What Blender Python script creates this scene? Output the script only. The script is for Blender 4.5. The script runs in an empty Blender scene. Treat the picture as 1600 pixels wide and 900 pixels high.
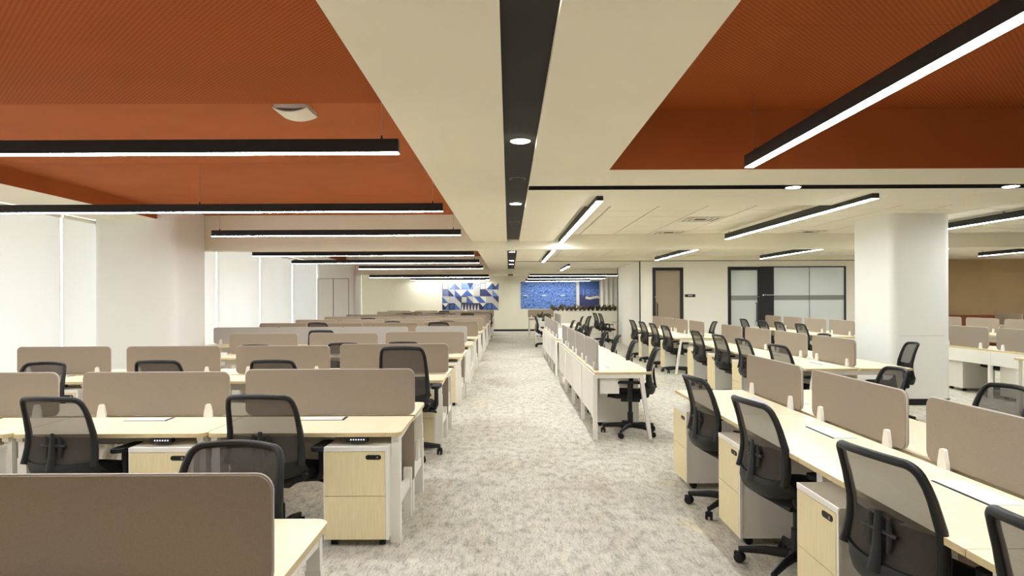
import bpy, bmesh, math, random
from mathutils import Vector, Matrix
random.seed(7)
PI = math.pi
S = bpy.context.scene
C = S.collection

# ------------------------------------------------------------------ camera, world, exposure
FPX = 1010.0
cam_d = bpy.data.cameras.new('camera')
cam = bpy.data.objects.new('camera', cam_d); C.objects.link(cam)
cam_d.sensor_width = 36.0
cam_d.lens = 36.0 * FPX / 1600.0
cam_d.shift_x = 5 / 1600.0
cam_d.shift_y = 17 / 1600.0
cam_d.clip_start = 0.05; cam_d.clip_end = 200
cam.location = (0, 0, 1.53)
cam.rotation_euler = (Matrix.Rotation(PI / 2, 4, 'X') @ Matrix.Rotation(-math.radians(0.25), 4, 'Z')).to_euler()
S.camera = cam

world = bpy.data.worlds.new('World'); S.world = world
world.use_nodes = True
bg = world.node_tree.nodes['Background']
bg.inputs['Color'].default_value = (0.90, 0.96, 1.0, 1)
bg.inputs['Strength'].default_value = 2.3

S.view_settings.view_transform = 'Standard'
S.view_settings.look = 'None'
S.view_settings.gamma = 1.0
S.view_settings.use_curve_mapping = False
S.view_settings.exposure = 0.6
S.cycles.transparent_max_bounces = 16
S.cycles.max_bounces = 10
S.cycles.diffuse_bounces = 6
LAMP = 54.0            # strip light strength

# ------------------------------------------------------------------ materials
def srgb(r, g, b):
    f = lambda c: (c / 255 / 12.92) if c / 255 <= 0.04045 else ((c / 255 + 0.055) / 1.055) ** 2.4
    return (f(r), f(g), f(b), 1)

def mat(name, col, rough=0.6, metal=0.0, spec=0.4, noise=None, bump=None):
    m = bpy.data.materials.new(name); m.use_nodes = True
    nt = m.node_tree; p = nt.nodes['Principled BSDF']
    p.inputs['Base Color'].default_value = col
    p.inputs['Roughness'].default_value = rough
    p.inputs['Metallic'].default_value = metal
    p.inputs['Specular IOR Level'].default_value = spec
    tc = None
    if noise or bump:
        tc = nt.nodes.new('ShaderNodeTexCoord')
    if noise:
        scale, amt, stretch = noise
        mp = nt.nodes.new('ShaderNodeMapping'); mp.inputs['Scale'].default_value = stretch
        nt.links.new(tc.outputs['Object'], mp.inputs['Vector'])
        n = nt.nodes.new('ShaderNodeTexNoise'); n.inputs['Scale'].default_value = scale; n.inputs['Detail'].default_value = 5
        nt.links.new(mp.outputs['Vector'], n.inputs['Vector'])
        r = nt.nodes.new('ShaderNodeValToRGB')
        r.color_ramp.elements[0].position = 0.3; r.color_ramp.elements[1].position = 0.7
        r.color_ramp.elements[0].color = tuple(c * (1 - amt) for c in col[:3]) + (1,)
        r.color_ramp.elements[1].color = tuple(min(1, c * (1 + amt)) for c in col[:3]) + (1,)
        nt.links.new(n.outputs['Fac'], r.inputs['Fac'])
        nt.links.new(r.outputs['Color'], p.inputs['Base Color'])
    if bump:
        scale, strength = bump
        n = nt.nodes.new('ShaderNodeTexNoise'); n.inputs['Scale'].default_value = scale
        nt.links.new(tc.outputs['Object'], n.inputs['Vector'])
        b = nt.nodes.new('ShaderNodeBump'); b.inputs['Strength'].default_value = strength; b.inputs['Distance'].default_value = 0.002
        nt.links.new(n.outputs['Fac'], b.inputs['Height'])
        nt.links.new(b.outputs['Normal'], p.inputs['Normal'])
    return m

def emis(name, col, strength):
    m = bpy.data.materials.new(name); m.use_nodes = True
    nt = m.node_tree; nt.nodes.clear()
    e = nt.nodes.new('ShaderNodeEmission'); e.inputs['Color'].default_value = col; e.inputs['Strength'].default_value = strength
    o = nt.nodes.new('ShaderNodeOutputMaterial'); nt.links.new(e.outputs[0], o.inputs[0])
    return m

def carpet_mat():
    m = bpy.data.materials.new('carpet'); m.use_nodes = True
    nt = m.node_tree; L = nt.links; p = nt.nodes['Principled BSDF']
    p.inputs['Roughness'].default_value = 0.95; p.inputs['Specular IOR Level'].default_value = 0.1
    tc = nt.nodes.new('ShaderNodeTexCoord')
    def noise(scale, st, det=6, rough=0.65):
        mp = nt.nodes.new('ShaderNodeMapping'); mp.inputs['Scale'].default_value = st
        L.new(tc.outputs['Object'], mp.inputs['Vector'])
        n = nt.nodes.new('ShaderNodeTexNoise'); n.inputs['Scale'].default_value = scale
        n.inputs['Detail'].default_value = det; n.inputs['Roughness'].default_value = rough
        L.new(mp.outputs['Vector'], n.inputs['Vector']); return n
    def ramp(n, pts):
        r = nt.nodes.new('ShaderNodeValToRGB'); e = r.color_ramp.elements
        e[0].position, e[0].color = pts[0]; e[1].position, e[1].color = pts[-1]
        for q in pts[1:-1]:
            x = e.new(q[0]); x.color = q[1]
        L.new(n.outputs['Fac'], r.inputs['Fac']); return r
    def mix(kind, fac, a, b):
        x = nt.nodes.new('ShaderNodeMix'); x.data_type = 'RGBA'; x.blend_type = kind
        x.inputs['Factor'].default_value = fac
        L.new(a, x.inputs['A']); L.new(b, x.inputs['B']); return x.outputs['Result']
    base = ramp(noise(0.9, (1.2, 0.8, 1), 4), [(0.3, srgb(186, 175, 160)), (0.45, srgb(206, 200, 185)), (0.6, srgb(215, 210, 196)), (0.72, srgb(220, 209, 180))])
    blot = ramp(noise(9, (1.5, 0.8, 1), 7, 0.72), [(0.34, (0.62, 0.61, 0.60, 1)), (0.5, (0.96, 0.96, 0.96, 1)), (0.64, (1.12, 1.1, 1.09, 1))])
    strk = ramp(noise(16, (5, 0.55, 1), 4, 0.7), [(0.36, (0.62, 0.61, 0.59, 1)), (0.47, (1.0, 1.0, 1.0, 1)), (0.7, (1.06, 1.06, 1.06, 1))])
    speck = ramp(noise(150, (0.45, 1.4, 1), 2, 0.7), [(0.38, (0.62, 0.61, 0.60, 1)), (0.52, (1.0, 1.0, 1.0, 1)), (0.7, (1.08, 1.08, 1.08, 1))])
    c = mix('MULTIPLY', 1.0, base.outputs['Color'], blot.outputs['Color'])
    c = mix('MULTIPLY', 0.8, c, strk.outputs['Color'])
    c = mix('MULTIPLY', 0.8, c, speck.outputs['Color'])
    L.new(c, p.inputs['Base Color'])
    nb = noise(300, (1, 1, 1), 2)
    b = nt.nodes.new('ShaderNodeBump'); b.inputs['Strength'].default_value = 0.5; b.inputs['Distance'].default_value = 0.004
    L.new(nb.outputs['Fac'], b.inputs['Height']); L.new(b.outputs['Normal'], p.inputs['Normal'])
    return m

def wood_mat(name, a, b, stretch, scale=14):
    m = bpy.data.materials.new(name); m.use_nodes = True
    nt = m.node_tree; L = nt.links; p = nt.nodes['Principled BSDF']
    p.inputs['Roughness'].default_value = 0.42; p.inputs['Specular IOR Level'].default_value = 0.35
    tc = nt.nodes.new('ShaderNodeTexCoord'); mp = nt.nodes.new('ShaderNodeMapping')
    mp.inputs['Scale'].default_value = stretch
    L.new(tc.outputs['Object'], mp.inputs['Vector'])
    n = nt.nodes.new('ShaderNodeTexNoise'); n.inputs['Scale'].default_value = scale; n.inputs['Detail'].default_value = 4
    L.new(mp.outputs['Vector'], n.inputs['Vector'])
    r = nt.nodes.new('ShaderNodeValToRGB')
    r.color_ramp.elements[0].position = 0.35; r.color_ramp.elements[0].color = a
    r.color_ramp.elements[1].position = 0.65; r.color_ramp.elements[1].color = b
    L.new(n.outputs['Fac'], r.inputs['Fac']); L.new(r.outputs['Color'], p.inputs['Base Color'])
    return m

def perf_mat(name, col):
    """painted perforated metal: rows of small dark holes"""
    m = bpy.data.materials.new(name); m.use_nodes = True
    nt = m.node_tree; L = nt.links; p = nt.nodes['Principled BSDF']
    p.inputs['Roughness'].default_value = 0.75; p.inputs['Specular IOR Level'].default_value = 0.08
    tc = nt.nodes.new('ShaderNodeTexCoord'); mp = nt.nodes.new('ShaderNodeMapping')
    mp.inputs['Scale'].default_value = (38, 38, 0); mp.inputs['Rotation'].default_value = (0, 0, PI / 4)
    L.new(tc.outputs['Object'], mp.inputs['Vector'])
    v = nt.nodes.new('ShaderNodeTexVoronoi'); v.inputs['Randomness'].default_value = 0; v.inputs['Scale'].default_value = 1
    L.new(mp.outputs['Vector'], v.inputs['Vector'])
    r = nt.nodes.new('ShaderNodeValToRGB')
    r.color_ramp.elements[0].position = 0.22; r.color_ramp.elements[0].color = tuple(c * 0.6 for c in col[:3]) + (1,)
    r.color_ramp.elements[1].position = 0.32; r.color_ramp.elements[1].color = col
    L.new(v.outputs['Distance'], r.inputs['Fac']); L.new(r.outputs['Color'], p.inputs['Base Color'])
    return m

def see_mat(name, col, opaque, rough=0.8):
    m = bpy.data.materials.new(name); m.use_nodes = True
    nt = m.node_tree; L = nt.links; p = nt.nodes['Principled BSDF']
    p.inputs['Base Color'].default_value = col; p.inputs['Roughness'].default_value = rough
    p.inputs['Specular IOR Level'].default_value = 0.15
    t = nt.nodes.new('ShaderNodeBsdfTransparent'); x = nt.nodes.new('ShaderNodeMixShader')
    x.inputs['Fac'].default_value = opaque
    L.new(t.outputs[0], x.inputs[1]); L.new(p.outputs[0], x.inputs[2])
    L.new(x.outputs[0], nt.nodes['Material Output'].inputs['Surface'])
    return m

def blind_mat():
    m = bpy.data.materials.new('blind_fabric'); m.use_nodes = True
    nt = m.node_tree; L = nt.links; nt.nodes.clear()
    o = nt.nodes.new('ShaderNodeOutputMaterial')
    d = nt.nodes.new('ShaderNodeBsdfDiffuse'); d.inputs['Color'].default_value = (0.72, 0.72, 0.68, 1)
    t = nt.nodes.new('ShaderNodeBsdfTranslucent'); t.inputs['Color'].default_value = (0.80, 0.77, 0.70, 1)
    x = nt.nodes.new('ShaderNodeMixShader'); x.inputs['Fac'].default_value = 0.22
    L.new(d.outputs[0], x.inputs[1]); L.new(t.outputs[0], x.inputs[2]); L.new(x.outputs[0], o.inputs['Surface'])
    return m

def wave_mat():
    m = bpy.data.materials.new('blue_wave_print'); m.use_nodes = True
    nt = m.node_tree; L = nt.links; p = nt.nodes['Principled BSDF']; p.inputs['Roughness'].default_value = 0.7
    tc = nt.nodes.new('ShaderNodeTexCoord')
    n = nt.nodes.new('ShaderNodeTexNoise'); n.inputs['Scale'].default_value = 3.0; n.inputs['Detail'].default_value = 3
    L.new(tc.outputs['Object'], n.inputs['Vector'])
    w = nt.nodes.new('ShaderNodeTexWave'); w.inputs['Scale'].default_value = 3.2; w.inputs['Distortion'].default_value = 14
    w.inputs['Detail'].default_value = 2; w.inputs['Detail Scale'].default_value = 1.6; w.bands_direction = 'Z'
    L.new(tc.outputs['Object'], w.inputs['Vector'])
    r = nt.nodes.new('ShaderNodeValToRGB')
    r.color_ramp.elements[0].position = 0.2; r.color_ramp.elements[0].color = srgb(62, 96, 168)
    r.color_ramp.elements[1].position = 0.8; r.color_ramp.elements[1].color = srgb(128, 160, 222)
    L.new(w.outputs['Fac'], r.inputs['Fac']); L.new(r.outputs['Color'], p.inputs['Base Color'])
    return m

M = {}
M['carpet'] = carpet_mat()
M['cream'] = mat('cream_paint', srgb(236, 230, 210), 0.75, spec=0.2, noise=(3, 0.015, (1, 1, 1)))
M['wall'] = mat('warm_white_wall', srgb(236, 231, 218), 0.8, spec=0.2, noise=(2, 0.012, (1, 1, 1)))
M['pillar'] = mat('pillar_paint', srgb(236, 235, 229), 0.6, spec=0.3, noise=(2, 0.01, (1, 1, 1)))
M['tile'] = mat('ceiling_tile', srgb(236, 230, 212), 0.8, spec=0.15, noise=(60, 0.03, (1, 1, 1)))
M['orange'] = mat('orange_paint', srgb(172, 96, 52), 0.75, spec=0.08, noise=(2.5, 0.05, (1, 1, 1)))
M['orange_perf'] = perf_mat('orange_perforated', srgb(164, 84, 38))
M['white'] = mat('white_powdercoat', srgb(236, 232, 222), 0.45, spec=0.4, noise=(4, 0.01, (1, 1, 1)))
M['black'] = mat('black_aluminium', srgb(26, 25, 24), 0.5, spec=0.4, noise=(20, 0.05, (1, 1, 1)))
M['slot'] = mat('slot_black', srgb(20, 19, 18), 0.95, spec=0.02, noise=(10, 0.05, (1, 1, 1)))
M['trough'] = mat('dark_trough_paint', srgb(44, 42, 40), 0.7, spec=0.2, noise=(4, 0.05, (1, 1, 1)))
M['plastic'] = mat('black_plastic', srgb(24, 23, 22), 0.5, spec=0.4, bump=(400, 0.2))
M['seat'] = mat('black_fabric', srgb(34, 33, 32), 0.9, spec=0.15, bump=(500, 0.4))
M['mesh'] = see_mat('black_mesh', srgb(76, 71, 65), 0.78)
M['mesh_low'] = see_mat('black_mesh_liner', srgb(24, 23, 22), 0.93)
M['rubber'] = mat('black_rubber', srgb(18, 18, 18), 0.7, noise=(20, 0.05, (1, 1, 1)))
M['screen'] = mat('taupe_fabric', srgb(152, 139, 124), 0.9, spec=0.1, noise=(250, 0.07, (1, 1, 1)), bump=(600, 0.5))
M['screen_cool'] = mat('grey_fabric', srgb(172, 167, 160), 0.9, spec=0.1, noise=(250, 0.07, (1, 1, 1)), bump=(600, 0.5))
M['trim'] = mat('screen_trim', srgb(186, 176, 164), 0.5, noise=(30, 0.02, (1, 1, 1)))
M['clip'] = mat('white_clip', srgb(232, 228, 218), 0.4, noise=(20, 0.01, (1, 1, 1)))
M['top_x'] = wood_mat('maple_top_x', srgb(236, 220, 184), srgb(242, 229, 198), (0.7, 6, 6))
M['top_y'] = wood_mat('maple_top_y', srgb(236, 220, 184), srgb(242, 229, 198), (6, 0.7, 6))
M['edge'] = wood_mat('maple_edge', srgb(206, 186, 140), srgb(216, 197, 152), (2, 2, 10))
M['front'] = wood_mat('maple_front', srgb(226, 209, 163), srgb(234, 219, 176), (8, 8, 0.5))
M['flap'] = mat('grey_flap', srgb(222, 224, 224), 0.4, noise=(20, 0.01, (1, 1, 1)))
M['dark'] = mat('dark_gap', srgb(28, 26, 24), 0.8, noise=(20, 0.02, (1, 1, 1)))
M['steel'] = mat('steel', srgb(170, 168, 162), 0.3, metal=0.9, noise=(20, 0.02, (1, 1, 1)))
M['lamp'] = emis('strip_diffuser', (0.94, 1.0, 1.03, 1), LAMP)
M['lamp_dim'] = emis('strip_diffuser_dim', (0.96, 1.0, 1.0, 1), 34.0)
M['spot'] = emis('downlight_lens', (1.0, 0.98, 0.92, 1), 50.0)
M['spot_room'] = emis('room_downlight_lens', (1.0, 1.0, 0.97, 1), 130.0)
M['key'] = emis('keypad_digits', (0.9, 0.95, 1, 1), 0.8)
M['blind'] = blind_mat()
M['glass'] = see_mat('window_glass', (0.9, 0.95, 1, 1), 0.06, 0.05)
def frost_mat(name, col, see, trans):
    m = bpy.data.materials.new(name); m.use_nodes = True
    nt = m.node_tree; L = nt.links; p = nt.nodes['Principled BSDF']
    p.inputs['Base Color'].default_value = col; p.inputs['Roughness'].default_value = 0.06; p.inputs['Specular IOR Level'].default_value = 0.6
    t = nt.nodes.new('ShaderNodeBsdfTransparent'); t.inputs['Color'].default_value = col
    l = nt.nodes.new('ShaderNodeBsdfTranslucent'); l.inputs['Color'].default_value = col
    a = nt.nodes.new('ShaderNodeMixShader'); a.inputs['Fac'].default_value = trans
    b = nt.nodes.new('ShaderNodeMixShader'); b.inputs['Fac'].default_value = see
    L.new(p.outputs[0], a.inputs[1]); L.new(l.outputs[0], a.inputs[2])
    L.new(a.outputs[0], b.inputs[1]); L.new(t.outputs[0], b.inputs[2])
    L.new(b.outputs[0], nt.nodes['Material Output'].inputs['Surface'])
    return m
M['frost'] = frost_mat('frosted_glass', srgb(228, 230, 228), 0.3, 0.6)
M['frost_warm'] = frost_mat('frosted_glass_warm', srgb(205, 192, 172), 0.2, 0.5)
M['film'] = see_mat('grey_film', srgb(150, 150, 143), 0.7, 0.4)
M['brown'] = mat('brown_wall', srgb(176, 150, 114), 0.8, spec=0.1, noise=(1.5, 0.06, (1, 1, 1)))
M['redwood'] = wood_mat('red_wood', srgb(120, 58, 34), srgb(140, 70, 42), (0.6, 5, 5))
M['blue1'] = mat('tile_blue', srgb(74, 104, 168), 0.6, noise=(30, 0.08, (1, 1, 1)))
M['blue2'] = mat('tile_light_blue', srgb(118, 144, 204), 0.6, noise=(30, 0.08, (1, 1, 1)))
M['navy'] = mat('tile_navy', srgb(60, 66, 106), 0.6, noise=(30, 0.12, (1, 1, 1)))
M['ink'] = mat('tile_ink', srgb(34, 38, 66), 0.6, noise=(30, 0.05, (1, 1, 1)))
M['offw'] = mat('tile_off_white', srgb(226, 220, 204), 0.6, noise=(30, 0.02, (1, 1, 1)))
M['grey'] = mat('tile_grey', srgb(150, 146, 140), 0.6, noise=(30, 0.03, (1, 1, 1)))
M['slate'] = mat('tile_slate', srgb(112, 118, 152), 0.6, noise=(30, 0.05, (1, 1, 1)))
M['wave'] = wave_mat()
M['leaf'] = mat('dry_leaf', srgb(132, 116, 70), 0.7, noise=(12, 0.35, (1, 1, 1)))
M['leaf2'] = mat('dark_leaf', srgb(74, 66, 50), 0.7, noise=(12, 0.3, (1, 1, 1)))
M['soil'] = mat('soil', srgb(52, 42, 32), 0.95, noise=(30, 0.2, (1, 1, 1)))
M['curtain'] = mat('sheer_curtain', srgb(236, 232, 222), 0.85, noise=(10, 0.01, (1, 1, 1)))

# ------------------------------------------------------------------ mesh helpers
def new(): return bmesh.new()

def box(bm, x0, x1, y0, y1, z0, z1, mi=0):
    v = [bm.verts.new(p) for p in ((x0, y0, z0), (x1, y0, z0), (x1, y1, z0), (x0, y1, z0), (x0, y0, z1), (x1, y0, z1), (x1, y1, z1), (x0, y1, z1))]
    for f in ((3, 2, 1, 0), (4, 5, 6, 7), (0, 1, 5, 4), (1, 2, 6, 5), (2, 3, 7, 6), (3, 0, 4, 7)):
        bm.faces.new([v[i] for i in f]).material_index = mi
    return v

def prism(bm, pts, a0, a1, axis='z', side_mi=0):
    def P(p, a):
        return {'z': (p[0], p[1], a), 'y': (p[0], a, p[1]), 'x': (a, p[0], p[1])}[axis]
    lo = [bm.verts.new(P(p, a0)) for p in pts]; hi = [bm.verts.new(P(p, a1)) for p in pts]
    n = len(pts)
    fs = [bm.faces.new(list(reversed(lo))), bm.faces.new(hi)]
    for i in range(n):
        f = bm.faces.new([lo[i], lo[(i + 1) % n], hi[(i + 1) % n], hi[i]]); f.material_index = side_mi; fs.append(f)
    return fs

def rrect(x0, x1, y0, y1, r, n=5, corners=(1, 1, 1, 1)):
    out = []
    for k, (cx, cy, a) in enumerate(((x0 + r, y0 + r, PI), (x1 - r, y0 + r, 1.5 * PI), (x1 - r, y1 - r, 0), (x0 + r, y1 - r, PI / 2))):
        if corners[k]:
            for i in range(n + 1):
                t = a + PI / 2 * i / n
                out.append((cx + r * math.cos(t), cy + r * math.sin(t)))
        else:
            out.append(((x0, y0), (x1, y0), (x1, y1), (x0, y1))[k])
    return out

def tube(bm, pts, rad, n=8, closed=False, flat=1.0):
    """sweep an ellipse along pts; rad a number or list; flat = depth/width"""
    pts = [Vector(p) for p in pts]; m = len(pts)
    if not hasattr(rad, '__len__'): rad = [rad] * m
    rings = []; prev = None
    for i in range(m):
        a = pts[(i - 1) % m] if (closed or i > 0) else pts[i]
        b = pts[(i + 1) % m] if (closed or i < m - 1) else pts[i]
        t = (b - a).normalized()
        ref = prev if prev is not None else (Vector((0, 1, 0)) if abs(t.y) < 0.9 else Vector((1, 0, 0)))
        u = (ref - t * ref.dot(t)).normalized(); prev = u
        w = t.cross(u)
        rings.append([bm.verts.new(pts[i] + u * (rad[i] * flat * math.cos(2 * PI * k / n)) + w * (rad[i] * math.sin(2 * PI * k / n))) for k in range(n)])
    for i in range(m if closed else m - 1):
        r0, r1 = rings[i], rings[(i + 1) % m]
        for k in range(n):
            bm.faces.new([r0[k], r0[(k + 1) % n], r1[(k + 1) % n], r1[k]])
    if not closed:
        bm.faces.new(list(reversed(rings[0]))); bm.faces.new(rings[-1])

def lathe(bm, prof, cx=0, cy=0, n=16, axis='z'):
    """prof: (r, h) list, closed by caps"""
    rings = []
    for r, h in prof:
        ring = []
        for k in range(n):
            c, s = r * math.cos(2 * PI * k / n), r * math.sin(2 * PI * k / n)
            ring.append(bm.verts.new((cx + c, cy + s, h) if axis == 'z' else (h, cx + c, cy + s) if axis == 'x' else (cx + c, h, cy + s)))
        rings.append(ring)
    for a, b in zip(rings, rings[1:]):
        for k in range(n):
            bm.faces.new([a[k], a[(k + 1) % n], b[(k + 1) % n], b[k]])
    bm.faces.new(list(reversed(rings[0]))); bm.faces.new(rings[-1])

def sheet(bm, f, nu, nv, th=0.0, off=(0, 1, 0)):
    """surface f(u,v) for u,v in 0..1, thickness th along off"""
    off = Vector(off)
    def grid(d):
        return [[bm.verts.new(Vector(f(i / nu, j / nv)) + off * d) for j in range(nv + 1)] for i in range(nu + 1)]
    g = grid(0)
    def faces(g, flip):
        for i in range(nu):
            for j in range(nv):
                q = [g[i][j], g[i + 1][j], g[i + 1][j + 1], g[i][j + 1]]
                bm.faces.new(q[::-1] if flip else q)
    faces(g, False)
    if th:
        h = grid(th); faces(h, True)
        rim = [(i, 0) for i in range(nu)] + [(nu, j) for j in range(nv)] + [(i, nv) for i in range(nu, 0, -1)] + [(0, j) for j in range(nv, 0, -1)]
        for k in range(len(rim)):
            a, b = rim[k], rim[(k + 1) % len(rim)]
            bm.faces.new([g[a[0]][a[1]], h[a[0]][a[1]], h[b[0]][b[1]], g[b[0]][b[1]]])

def bevel(bm, w, seg=2, angle=0.6):
    es = [e for e in bm.edges if len(e.link_faces) == 2 and e.calc_face_angle(0) > angle]
    bmesh.ops.bevel(bm, geom=es, offset=w, segments=seg, affect='EDGES', profile=0.5)

def mesh(name, bm, mats, smooth=False):
    bmesh.ops.recalc_face_normals(bm, faces=bm.faces[:])
    me = bpy.data.meshes.new(name); bm.to_mesh(me); bm.free()
    for m in (mats if isinstance(mats, (list, tuple)) else [mats]): me.materials.append(M[m])
    if smooth:
        for p in me.polygons: p.use_smooth = True
        try: me.set_sharp_from_angle(angle=math.radians(40))
        except Exception: pass
    return me

def obj(name, bm, mats, parent=None, loc=(0, 0, 0), rotz=0.0, smooth=False):
    me = bm if isinstance(bm, bpy.types.Mesh) else mesh(name, bm, mats, smooth)
    o = bpy.data.objects.new(name, me); C.objects.link(o)
    o.parent = parent; o.location = loc; o.rotation_euler = (0, 0, rotz)
    return o

def thing(name, label, cat, loc=(0, 0, 0), rotz=0.0, group=None):
    o = bpy.data.objects.new(name, None); C.objects.link(o)
    o.empty_display_size = 0.1
    o.location = loc; o.rotation_euler = (0, 0, rotz)
    return tag(o, label, cat, group)

def tag(o, label, cat, group=None):
    o['label'] = label; o['category'] = cat
    if group: o['group'] = group
    return o

def struct(name, bm, mats, parent=None, **k):
    o = obj(name, bm, mats, parent, **k)
    if parent is None: o['kind'] = 'structure'
    return o

def sbox(name, mats, *b, parent=None, bev=0):
    bm = new(); box(bm, *b)
    if bev: bevel(bm, bev)
    return struct(name, bm, mats, parent)

def dup(root, label, loc, rotz, group=None):
    def cp(o, par):
        c = o.copy(); C.objects.link(c); c.parent = par
        for ch in o.children: cp(ch, c)
        return c
    r = cp(root, None)
    r.location = loc; r.rotation_euler = (0, 0, rotz); r['label'] = label
    if group: r['group'] = group
    return r

ORD = ['first', 'second', 'third', 'fourth', 'fifth', 'sixth', 'seventh', 'eighth', 'ninth', 'tenth', 'eleventh', 'twelfth']

# ------------------------------------------------------------------ the room
ZS, ZT, ZO, ZB = 2.60, 2.72, 3.10, 2.45          # soffit, tile ceiling, orange ceiling, beam underside
YF = 30.6
sbox('floor', 'carpet', -7.4, 22, -3, 31, -0.1, 0)
sbox('wall_back', 'wall', -7.4, 22, -3.2, -3, 0, 3.3)
sbox('wall_right', 'wall', 22, 22.2, -3, 31, 0, 3.3)
far = sbox('wall_far', 'cream', -7.4, 22, YF, YF + 0.2, 0, 3.3)
sbox('baseboard_far', 'black', -6.0, 6.0, YF - 0.015, YF, 0, 0.09)
sbox('ceiling_slab', 'cream', -7.4, 22, -3.2, 31, ZO + 0.16, ZO + 0.3)

# window side: sill wall, mullions, panes, blinds
WX = -7.05
sbox('wall_left', 'wall', WX - 0.25, WX - 0.05, -3, 30.6, 0, 0.12)
sbox('wall_left_head', 'wall', WX - 0.25, WX - 0.05, -3, 30.6, 2.95, 3.3)
BL = 2.7
nwin = 0
y = -3.0
ys = []
y0 = 15.5 - BL * 7
while y0 < YF:
    a, b = max(-3.0, y0 + 0.0), min(YF, y0 + BL)
    if b - a > 0.3: ys.append((a, b))
    y0 += BL
for i, (a, b) in enumerate(ys):
    bm = new(); prism(bm, [(a, 0.12), (b, 0.12), (b, 2.95), (a, 2.95)], WX - 0.2, WX - 0.19, 'x')
    w = struct('window_%d' % (i + 1), bm, 'glass')
    bm = new()
    box(bm, WX - 0.23, WX - 0.14, a, a + 0.05, 0.12, 2.95)
    obj('window_mullion', bm, 'white', w)
    # roller blind: fabric falls in shallow folds
    def fab(u, v, a=a, b=b):
        yy = a + 0.055 + u * (b - a - 0.07)
        return (WX + 0.035 * math.sin(u * PI * 4 + i * 0.7) * (0.35 + 0.65 * (1 - v)) + 0.05, yy, 0.04 + v * 2.80)
    t = thing('roller_blind', 'white translucent window blind, %s from the far wall' % (ORD + ['thirteenth', 'fourteenth', 'fifteenth'])[len(ys) - 1 - i], 'blind', (0, 0, 0), 0, 'window blinds')
    bm = new(); sheet(bm, fab, 28, 4)
    obj('fabric', bm, 'blind', t, smooth=True)
    bm = new(); lathe(bm, [(0.03, a + 0.04), (0.03, b - 0.02)], WX + 0.05, 2.855, 10, 'y'); obj('roller', bm, 'white', t, smooth=True)
    bm = new(); box(bm, WX + 0.03, WX + 0.07, a + 0.055, b - 0.015, 0.025, 0.05); obj('bottom_bar', bm, 'white', t)
    bm = new(); tube(bm, [(WX + 0.12, b - 0.12, 2.84), (WX + 0.12, b - 0.12, 1.6), (WX + 0.12, b - 0.09, 0.9), (WX + 0.12, b - 0.05, 0.85), (WX + 0.12, b - 0.03, 0.95), (WX + 0.12, b - 0.05, 2.84)], 0.003, 5); obj('pull_cord', bm, 'white', t)

def pillar(name, x0, x1, y0, y1, z1, r, lines=(), doors=False):
    bm = new(); prism(bm, rrect(x0, x1, y0, y1, r, 6), 0, z1)
    o = struct(name, bm, 'pillar', smooth=True)
    bm = new(); prism(bm, rrect(x0 - .008, x1 + .008, y0 - .008, y1 + .008, r, 6), 0, 0.09); obj('skirting', bm, 'black', o, smooth=True)
    return o
p1 = pillar('wall_pillar_left', -6.98, -5.6, 10.85, 12.0, ZO, 0.12)
p2 = pillar('wall_pillar_left_far', -6.98, -5.6, 23.5, 24.6, ZO, 0.12)
for k, (a, b) in enumerate(((-6.95, -6.38), (-6.37, -5.82))):           # two tall access doors on the far pillar
    bm = new(); box(bm, a + .012, b - .012, 23.482, 23.51, 0.1, 2.28); bevel(bm, .004, 1); obj('access_door', bm, 'white', p2)
bm = new(); box(bm, -6.96, -5.81, 23.49, 23.505, 0.09, 2.3); obj('door_shadow_gap', bm, 'grey', p2)
p3 = pillar('wall_pillar_right', 5.42, 6.27, 9.15, 10.2, ZT, 0.10)
for z in (0.98,):
    bm = new(); box(bm, 5.52, 6.17, 9.1485, 9.16, z, z + 0.003); obj('panel_joint', bm, 'grey', p3)

# ceiling: central soffit split around the dark trough
BEAMS = ((12.0, 12.35), (23.6, 24.0))
sbox('ceiling_soffit_left', 'cream', -0.685, -0.03, -3, YF, ZS, ZO + 0.16)
cs = sbox('ceiling_soffit_right', 'cream', 0.195, 0.84, -3, YF, ZS, ZO + 0.16)
sbox('ceiling_trough', 'trough', -0.03, 0.195, -3, YF, ZS + 0.035, ZS + 0.1)
for i, (a, b) in enumerate(BEAMS):
    sbox('ceiling_beam_%s' % ('near', 'far')[i], 'cream', -7.0, 22, a, b, ZB, ZO + 0.16)
# left side: orange recess, window-side soffit
for i, (a, b, m1) in enumerate(((-3, 12.0, 'orange'), (12.35, 23.6, 'orange'), (24.0, YF, 'cream'))):
    c = sbox('ceiling_recess_left_%s' % ('near', 'middle', 'far')[i], m1, -5.9, -0.685, a, b, ZO + 0.02, ZO + 0.08)
    edges = [-3, -0.8, 1.6, 3.3, 5.13, 7.4, 9.7, 12.0] if i == 0 else [a + (b - a) * k / 4 for k in range(5)]
    for k, (p, q) in enumerate(zip(edges, edges[1:])):
        perf = (i == 0 and q < 5.2)
        bm = new(); box(bm, -5.9, -0.685, p + .002, q - .002, ZO - (0.012 if perf else 0), ZO + 0.02)
        obj('ceiling_panel', bm, 'orange_perf' if perf else m1, c)
    s = sbox('ceiling_soffit_window_%s' % ('near', 'middle', 'far')[i], 'cream', WX - .05, -5.92, a, b, 2.90, ZO + 0.16)
    bm = new(); box(bm, -5.92, -5.9, a, b, 2.90, ZO + 0.1); obj('recess_side', bm, m1, s)
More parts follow.
